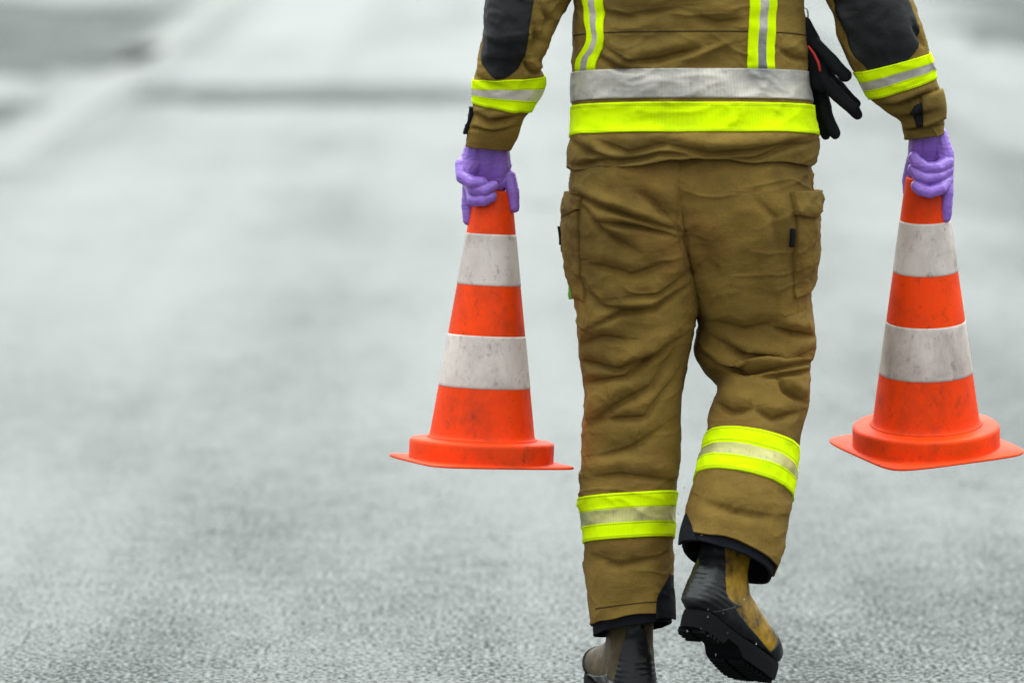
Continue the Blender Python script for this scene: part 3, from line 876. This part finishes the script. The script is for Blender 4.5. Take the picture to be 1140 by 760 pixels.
def make_boot(T, hide, cl, cr_):
    V, F, U = tube_data(boot_loft, 100, 110, boot_disp)
    cap = V[-100:].mean(0)
    V = np.vstack([V, cap]); U = np.vstack([U, [[0, 0]]])
    k = len(V) - 1
    tri = [(k, k - 100 + i, k - 100 + (i + 1) % 100, k) for i in range(100)]
    o = link('boot', None or mesh_from('boot', np.zeros((3, 3)), [[0, 1, 2]]), hide, person)
    old = o.data
    bm = bmesh.new()
    vs_ = [bm.verts.new(T @ Vector(v) - PERSON_BASE) for v in V]
    for f in F: bm.faces.new([vs_[i] for i in f])
    for a in tri: bm.faces.new([vs_[i] for i in a[:3]])
    me = bpy.data.meshes.new('boot'); bm.to_mesh(me); bm.free()
    me.polygons.foreach_set('use_smooth', np.full(len(me.polygons), True))
    me.materials.append(hide); o.data = me; bpy.data.meshes.remove(old)
    def place(q):
        X = mesh_co(q.data) + root_loc(q)
        X = np.array([T @ Vector(x) for x in X]) - np.array(PERSON_BASE)
        set_co(q.data, X)
    q = patch('heel_counter', boot_loft, lambda S: 0.5 - cl(S), lambda S: 0.5 + cr_(S), boot_loft.t[2] * 0.52, boot_loft.t[5], rib_disp, 0.003, MAT['rubber'], o, 60, 80)
    place(q)
    q = patch('toe_guard', boot_loft, 0.0, 1.0, boot_loft.t[8], 0.995, boot_disp, 0.003, MAT['rubber'], o, 80, 30); place(q)
    q = patch('foxing', boot_loft, lambda S: 0.27 + 0.06 * S, lambda S: 0.73 - 0.06 * S, boot_loft.t[5] * 0.98, boot_loft.t[8], boot_disp, 0.0035, MAT['rubber'], o, 60, 40); place(q)
    q = patch('pull_strap', boot_loft, 0.455, 0.545, 0.02, boot_loft.t[2] * 0.51, boot_disp, 0.003, hide, o, 12, 30); place(q)
    # sole with heel block, waist and lugs
    bm = bmesh.new()
    OL = outline()
    def bottom(y, x):
        z = -0.022
        z += 0.015 * sstep(0.008, 0.016, y) * (1 - sstep(0.055, 0.085, y))
        z += 0.014 * sstep(0.15, 0.245, y) ** 2
        return z
    top = [bm.verts.new((x, y, 0.014 + 0.006 * sstep(0.15, 0.245, y))) for x, y in OL]
    midv = [bm.verts.new((x * 1.02, y + (0.002 if y > 0.2 else -0.002 if y < -0.06 else 0), 0.004 + 0.010 * sstep(0.15, 0.245, y) ** 2)) for x, y in OL]
    bot = [bm.verts.new((x * 1.02, y, bottom(y, x))) for x, y in OL]
    n = len(OL)
    for r0, r1 in ((top, midv), (midv, bot)):
        for i in range(n):
            bm.faces.new([r0[i], r0[(i + 1) % n], r1[(i + 1) % n], r1[i]])
    h = n // 2
    for i in range(h - 1):
        bm.faces.new([bot[i], bot[i + 1], bot[n - 2 - i], bot[n - 1 - i]])
        bm.faces.new([top[i], top[n - 1 - i], top[n - 2 - i], top[i + 1]])
    for y in list(np.arange(-0.060, 0.0, 0.015)) + list(np.arange(0.095, 0.225, 0.015)):
        w = float(mono([-0.08, -0.04, 0.06, 0.17, 0.21, 0.245], np.array([0.02, 0.044, 0.042, 0.056, 0.046, 0.01])[:, None], np.array(y))[0]) * 0.9
        for sx in (-1, 1):
            mt = Matrix.Translation((sx * w * 0.55, y, bottom(y, 0) - 0.002)) @ Matrix.Diagonal((w * 0.85, 0.008, 0.010, 1))
            bmesh.ops.create_cube(bm, size=1.0, matrix=mt)
    bmesh.ops.recalc_face_normals(bm, faces=bm.faces)
    bmesh.ops.transform(bm, matrix=Matrix.Translation(-PERSON_BASE) @ T @ Matrix.Translation((0, 0.007, 0.003)), verts=bm.verts)
    me = bpy.data.meshes.new('sole'); bm.to_mesh(me); bm.free()
    s = link('sole', me, MAT['sole'], o)
    bv = s.modifiers.new('bevel', 'BEVEL'); bv.width = 0.0015; bv.segments = 2; bv.limit_method = 'ANGLE'
    return o

side_l = lambda S: 0.022 + 0.26 * np.clip(S - 0.28, 0, 1)
make_boot(TL, MAT['leather_dark'], side_l, side_l)
make_boot(TR, MAT['leather'], lambda S: 0.10 + 0.15 * S, lambda S: -0.045 + 0.30 * S ** 0.9)

# ------------------------------------------------------------------ purple gloves
def glove(chains, px_shift=0):
    me = blob_mesh('disposable_glove', chains, 0.0013, 4)
    V = mesh_co(me); N = mesh_no(me)
    d = 0.0005 * fbm(V * 60, 41, 3) + 0.0006 * np.clip(1 - np.abs(fbm(V * np.array([45, 45, 130]), 42, 2)), 0, 1) ** 3
    set_co(me, V + N * d[:, None] - np.array(PERSON_BASE))
    return link('disposable_glove', me, MAT['nitrile'], person)
YL = 0.055                                  # distance of the left cone's axis
Q = lambda x, y, dy=0.0: P(x, y, YL + dy)
px = PX
glove([
    [(Q(543, 138, -.01), (.024, .024, .02)), (Q(543, 158, -.010), (.032, .028, .02))],
    [(Q(530, 160, -.01), (.018, .024, .02)), (Q(528, 178, -.005), (.027, .024, .02)), (Q(520, 190, -.012), (.018, .022, .016))],
    [(Q(545, 160, -.01), (.030, .028, .02)), (Q(543, 182, -.002), (.036, .024, .02)), (Q(540, 202, .006), (.032, .022, .013))],
    [(Q(556, 162, -.01), (.018, .024, .02)), (Q(558, 184, -.005), (.020, .024, .02)), (Q(555, 206.5, .006), (.018, .024, .013)), (Q(567, 198, -.008), (.012, .013, .012))],
    [(Q(567, 196, -.010), .0120), (Q(571, 214, -.016), 0.0122), (Q(572.5, 231, -.018), 0.0101)],                       # thumb
    [(Q(514, 183, -.012), .0130), (Q(515, 197, -.030), 0.0125), (Q(526, 203.5, -.046), 0.0121), (Q(537, 203.5, -.048), 0.0111)],   # finger
    [(Q(523, 198, -.018), .0120), (Q(527, 211, -.040), 0.0112), (Q(540, 212, -.052), 0.0110), (Q(549, 207, -.050), 0.0104)],   # finger
    [(Q(524, 207, -.006), .0120), (Q(527, 223, -.034), 0.0119), (Q(539, 223, -.048), 0.0119), (Q(547, 219, -.047), 0.0108)],   # finger
    [(Q(522, 205, .004), 0.0125), (Q(520.5, 228, .000), 0.0114), (Q(521, 245, -.004), 0.0101)]])                        # finger held straight down
YR = 0.03
Q2 = lambda x, y, dy=0.0: P(x, y, YR + dy)
glove([
    [(Q2(1031, 132, -.01), (.022, .024, .02)), (Q2(1033, 150, -.005), (.032, .028, .02))],
    [(Q2(1022, 154, -.005), (.018, .024, .02)), (Q2(1020, 172, .004), (.016, .022, .02)), (Q2(1021, 190, .010), (.014, .018, .016))],
    [(Q2(1033, 152, -.005), (.030, .028, .02)), (Q2(1035, 172, .002), (.034, .022, .02)), (Q2(1038, 192, .006), (.026, .018, .016))],
    [(Q2(1046, 152, -.005), (.015, .024, .02)), (Q2(1051, 172, -.006), (.019, .024, .018)), (Q2(1053, 190, -.008), (.015, .020, .016))],
    [(Q2(1016, 178, .010), .0125), (Q2(1011.5, 200, .014), 0.0125), (Q2(1011, 213, .010), 0.0101)],                      # thumb
    [(Q2(1054, 181, -.020), .0135), (Q2(1043, 187, -.042), 0.0119), (Q2(1030, 187, -.048), 0.0117), (Q2(1021, 181, -.048), 0.0119), (Q2(1017, 175, -.046), 0.0102)],
    [(Q2(1054, 190, -.018), .0128), (Q2(1044, 197, -.042), 0.0112), (Q2(1031, 199, -.050), 0.0110), (Q2(1022, 195, -.048), 0.0111), (Q2(1016, 188, -.044), 0.0098)],
    [(Q2(1054, 200, -.016), .0128), (Q2(1047, 210, -.042), 0.0119), (Q2(1034, 214, -.052), 0.0117), (Q2(1025, 211, -.050), 0.0119), (Q2(1020, 207, -.047), 0.0104)],
    [(Q2(1054, 196, -.012), .0128), (Q2(1055, 215, -.022), 0.0114), (Q2(1054, 230, -.022), 0.0110), (Q2(1053, 242, -.020), 0.0100)]])

# ------------------------------------------------------------------ traffic cones
def lathe(name, prof, mat, parent, n=96):
    prof = np.array(prof, float)
    th = np.arange(n) / n * 2 * math.pi
    V = np.stack([prof[:, None, 0] * np.cos(th), prof[:, None, 0] * np.sin(th), np.repeat(prof[:, None, 1], n, 1)], -1).reshape(-1, 3)
    F = grid_faces(len(prof), n, True)[:, ::-1]
    me = mesh_from(name, V, F)
    o = link(name, me, mat, parent)
    return o
CH = 0.500                                   # cone height
Z0, R0, Z1, R1 = 0.046, 0.097, CH, 0.0345    # foot and tip of the slope
cr = lambda z: R0 + (R1 - R0) * (z - Z0) / (Z1 - Z0)
def make_cone():
    root = bpy.data.objects.new('traffic_cone', None); COL.objects.link(root)
    root.empty_display_size = 0.1
    prof = [(0.090, 0.0435), (R0 + 0.006, 0.0440), (R0 + 0.002, 0.0465), (R0, 0.050)]
    prof += [(cr(z), z) for z in np.linspace(0.055, CH - 0.004, 60)]
    prof += [(R1 - 0.001, CH - 0.001), (R1 - 0.003, CH), (R1 - 0.006, CH - 0.001), (R1 - 0.007, CH - 0.006)]
    prof += [(cr(z) - 0.007, z) for z in np.linspace(CH - 0.02, 0.06, 10)]
    lathe('body', prof, MAT['orange'], root)
    for za, zb in ((0.140, 0.236), (0.327, 0.421)):
        lathe('reflective_band', [(cr(za) - 0.0002, za)] + [(cr(z) + 0.0007, z) for z in np.linspace(za + 0.0008, zb - 0.0008, 24)] + [(cr(zb) - 0.0002, zb)], MAT['white'], root)
    # foot: a low round collar on a thin square plate with rounded, slightly lifted corners
    bm = bmesh.new()
    n, hs, rc = 128, 0.143, 0.034
    prof = []
    for k in range(n):
        a = 2 * math.pi * (k + 0.5) / n
        c, s = math.cos(a), math.sin(a)
        e = 6.5
        r = hs / (abs(c) ** e + abs(s) ** e) ** (1 / e)
        prof.append((r * c, r * s, max(0.0, math.hypot(r * c, r * s) - 0.150) * 0.2 * (1 + 0.8 * math.sin(3 * a))))
    CR_ = 0.133
    rows = [[(0.06 * math.cos(2 * math.pi * (k + .5) / n), 0.06 * math.sin(2 * math.pi * (k + .5) / n), 0.0) for k in range(n)],
            [(x * 0.995, y * 0.995, 0.10 * l) for x, y, l in prof],
            [(x, y, 0.002 + 0.10 * l) for x, y, l in prof],
            [(x * 0.99, y * 0.99, 0.004 + 0.10 * l) for x, y, l in prof]]
    for rr, z in ((CR_ + 0.0012, 0.0044), (CR_ + 0.0002, 0.0055), (CR_, 0.008), (CR_, 0.020), (CR_, 0.035), (CR_ - 0.0006, 0.0385), (CR_ - 0.0022, 0.0410), (CR_ - 0.005, 0.0425), (CR_ - 0.009, 0.0431), (0.112, 0.0440), (0.100, 0.0446), (0.085, 0.0450)):
        rows.append([(rr * math.cos(2 * math.pi * (k + .5) / n), rr * math.sin(2 * math.pi * (k + .5) / n), z) for k in range(n)])
    vv = [[bm.verts.new(p) for p in r] for r in rows]
    for a, b in zip(vv[:-1], vv[1:]):
        for k in range(n):
            f = bm.faces.new([a[k], a[(k + 1) % n], b[(k + 1) % n], b[k]]); f.smooth = True
    me = bpy.data.meshes.new('base'); bm.to_mesh(me); bm.free()
    o = link('base', me, MAT['orange'], root)
    return root
def set_cone(root, foot, tip_dir, yaw, scale=1.0):
    z = Vector(tip_dir).normalized()
    q = z.to_track_quat('Z', 'Y').to_matrix().to_4x4()
    # keep yaw readable: align then spin about own axis
    x = Vector((1, 0, 0)); x = (x - z * x.dot(z)).normalized(); y = z.cross(x)
    R = Matrix((x, y, z)).transposed().to_4x4() @ Matrix.Rotation(rad(yaw), 4, 'Z')
    root.matrix_world = Matrix.Translation(Vector(foot)) @ R @ Matrix.Scale(scale, 4)
cone_a = make_cone()
tip = P(549, 211, YL); foot = P(535.5, 515, YL - 0.030)
set_cone(cone_a, foot, tip - foot, 22)
tag(cone_a, 'orange and white traffic cone in the left hand, its foot touching the leg', 'traffic cone', 'traffic cones carried by the walker')
cone_b = cone_a.copy(); COL.objects.link(cone_b)
for c in list(cone_a.children):
    d = c.copy(); COL.objects.link(d); d.parent = cone_b
tip = P(1030, 199, YR); foot = P(1031, 498, YR + 0.055)
set_cone(cone_b, foot, tip - foot, 24, 1.02)
tag(cone_b, 'orange and white traffic cone hanging from the right hand, clear of the legs', 'traffic cone', 'traffic cones carried by the walker')

# ------------------------------------------------------------------ black work gloves clipped to the jacket
wg = bpy.data.objects.new('work_gloves', None); COL.objects.link(wg)
wg.location = Vector(P(897, 22, -0.02)); wg.empty_display_size = 0.05
tag(wg, 'black work gloves with red piping hanging from a clip on the jacket', 'work gloves')
WB = np.array(wg.location)
G = lambda x, y, Y: P(x, y, Y) - WB
for chains in (
    [[(G(898, 26, -.02), (.008, .010, .012)), (G(903, 46, -.02), (.016, .014, .02)), (G(910, 70, -.025), (.022, .014, .02)), (G(915, 92, -.025), (.024, .014, .02))],
     [(G(908, 50, -.03), .013), (G(924, 66, -.04), .013), (G(934, 77, -.045), .0135), (G(941, 84, -.045), .0125)],
     [(G(917, 88, -.03), .014), (G(932, 106, -.035), .0135), (G(949, 121, -.035), .0115), (G(955, 128, -.03), .0095)],
     [(G(920, 84, -.02), .013), (G(938, 102, -.02), .0125), (G(953, 116, -.015), .0095)]],
    [[(G(899, 30, .01), (.010, .012, .012)), (G(905, 62, .01), (.018, .014, .02)), (G(910, 100, .01), (.021, .014, .02))],
     [(G(914, 100, .0), .013), (G(920, 128, -.005), .0125), (G(927, 144, -.005), .0115), (G(930, 150, -.005), .0095)],
     [(G(908, 104, .01), .013), (G(913, 130, .01), .012), (G(919, 151, .01), .0088)],
     [(G(905, 100, .02), .013), (G(906, 128, .02), .012), (G(910, 145, .02), .0095)]]):
    me = blob_mesh('glove', chains, 0.0022, 4)
    V = mesh_co(me); set_co(me, V + mesh_no(me) * (0.0012 * fbm(V * 45, 61, 3))[:, None])
    link('glove', me, MAT['workglove'], wg)
me = blob_mesh('piping', [[(G(900, 52, -.043), .0022), (G(906, 60, -.046), .0026), (G(911, 70, -.047), .0028), (G(913, 79, -.046), .0022)]], 0.001, 2)
link('piping', me, MAT['red'], wg)
def ring_mesh(name, c, rx, rz, r, mat, parent):
    bm = bmesh.new(); n, k = 32, 10; vs_ = []
    for i in range(n):
        a = 2 * math.pi * i / n
        for j in range(k):
            b = 2 * math.pi * j / k
            vs_.append(bm.verts.new((c[0] + (rx + r * math.cos(b)) * math.cos(a), c[1] + r * math.sin(b), c[2] + (rz + r * math.cos(b)) * math.sin(a))))
    for i in range(n):
        for j in range(k):
            f = bm.faces.new([vs_[i * k + j], vs_[((i + 1) % n) * k + j], vs_[((i + 1) % n) * k + (j + 1) % k], vs_[i * k + (j + 1) % k]]); f.smooth = True
    bmesh.ops.recalc_face_normals(bm, faces=bm.faces)
    me = bpy.data.meshes.new(name); bm.to_mesh(me); bm.free()
    return link(name, me, mat, parent)
ring_mesh('clip', G(896, 17, -.02), 0.006, 0.013, 0.0016, MAT['steel'], wg)

# ------------------------------------------------------------------ splashes round the lifted boot
dm = bpy.data.meshes.new('water_droplet')
bm = bmesh.new(); bmesh.ops.create_icosphere(bm, subdivisions=2, radius=0.0013); bm.to_mesh(dm); bm.free()
dm.polygons.foreach_set('use_smooth', np.full(len(dm.polygons), True)); dm.materials.append(MAT['drop'])
for k, (x, y) in enumerate([(781, 595), (788, 678), (788, 686), (805, 682), (780, 699), (788, 707), (765, 702), (810, 704), (829, 666), (842, 716), (797, 728), (762, 543), (760, 530), (755, 572)]):
    o = bpy.data.objects.new('water_droplet', dm); COL.objects.link(o)
    o.location = Vector(P(x, y, -0.33)); o.scale = (1, 1, random.uniform(0.7, 2.4))
    o.scale *= random.uniform(0.6, 1.15)
    tag(o, 'tiny clear water droplet splashing in the air beside the boots', 'droplet', 'droplets splashing round the boots')
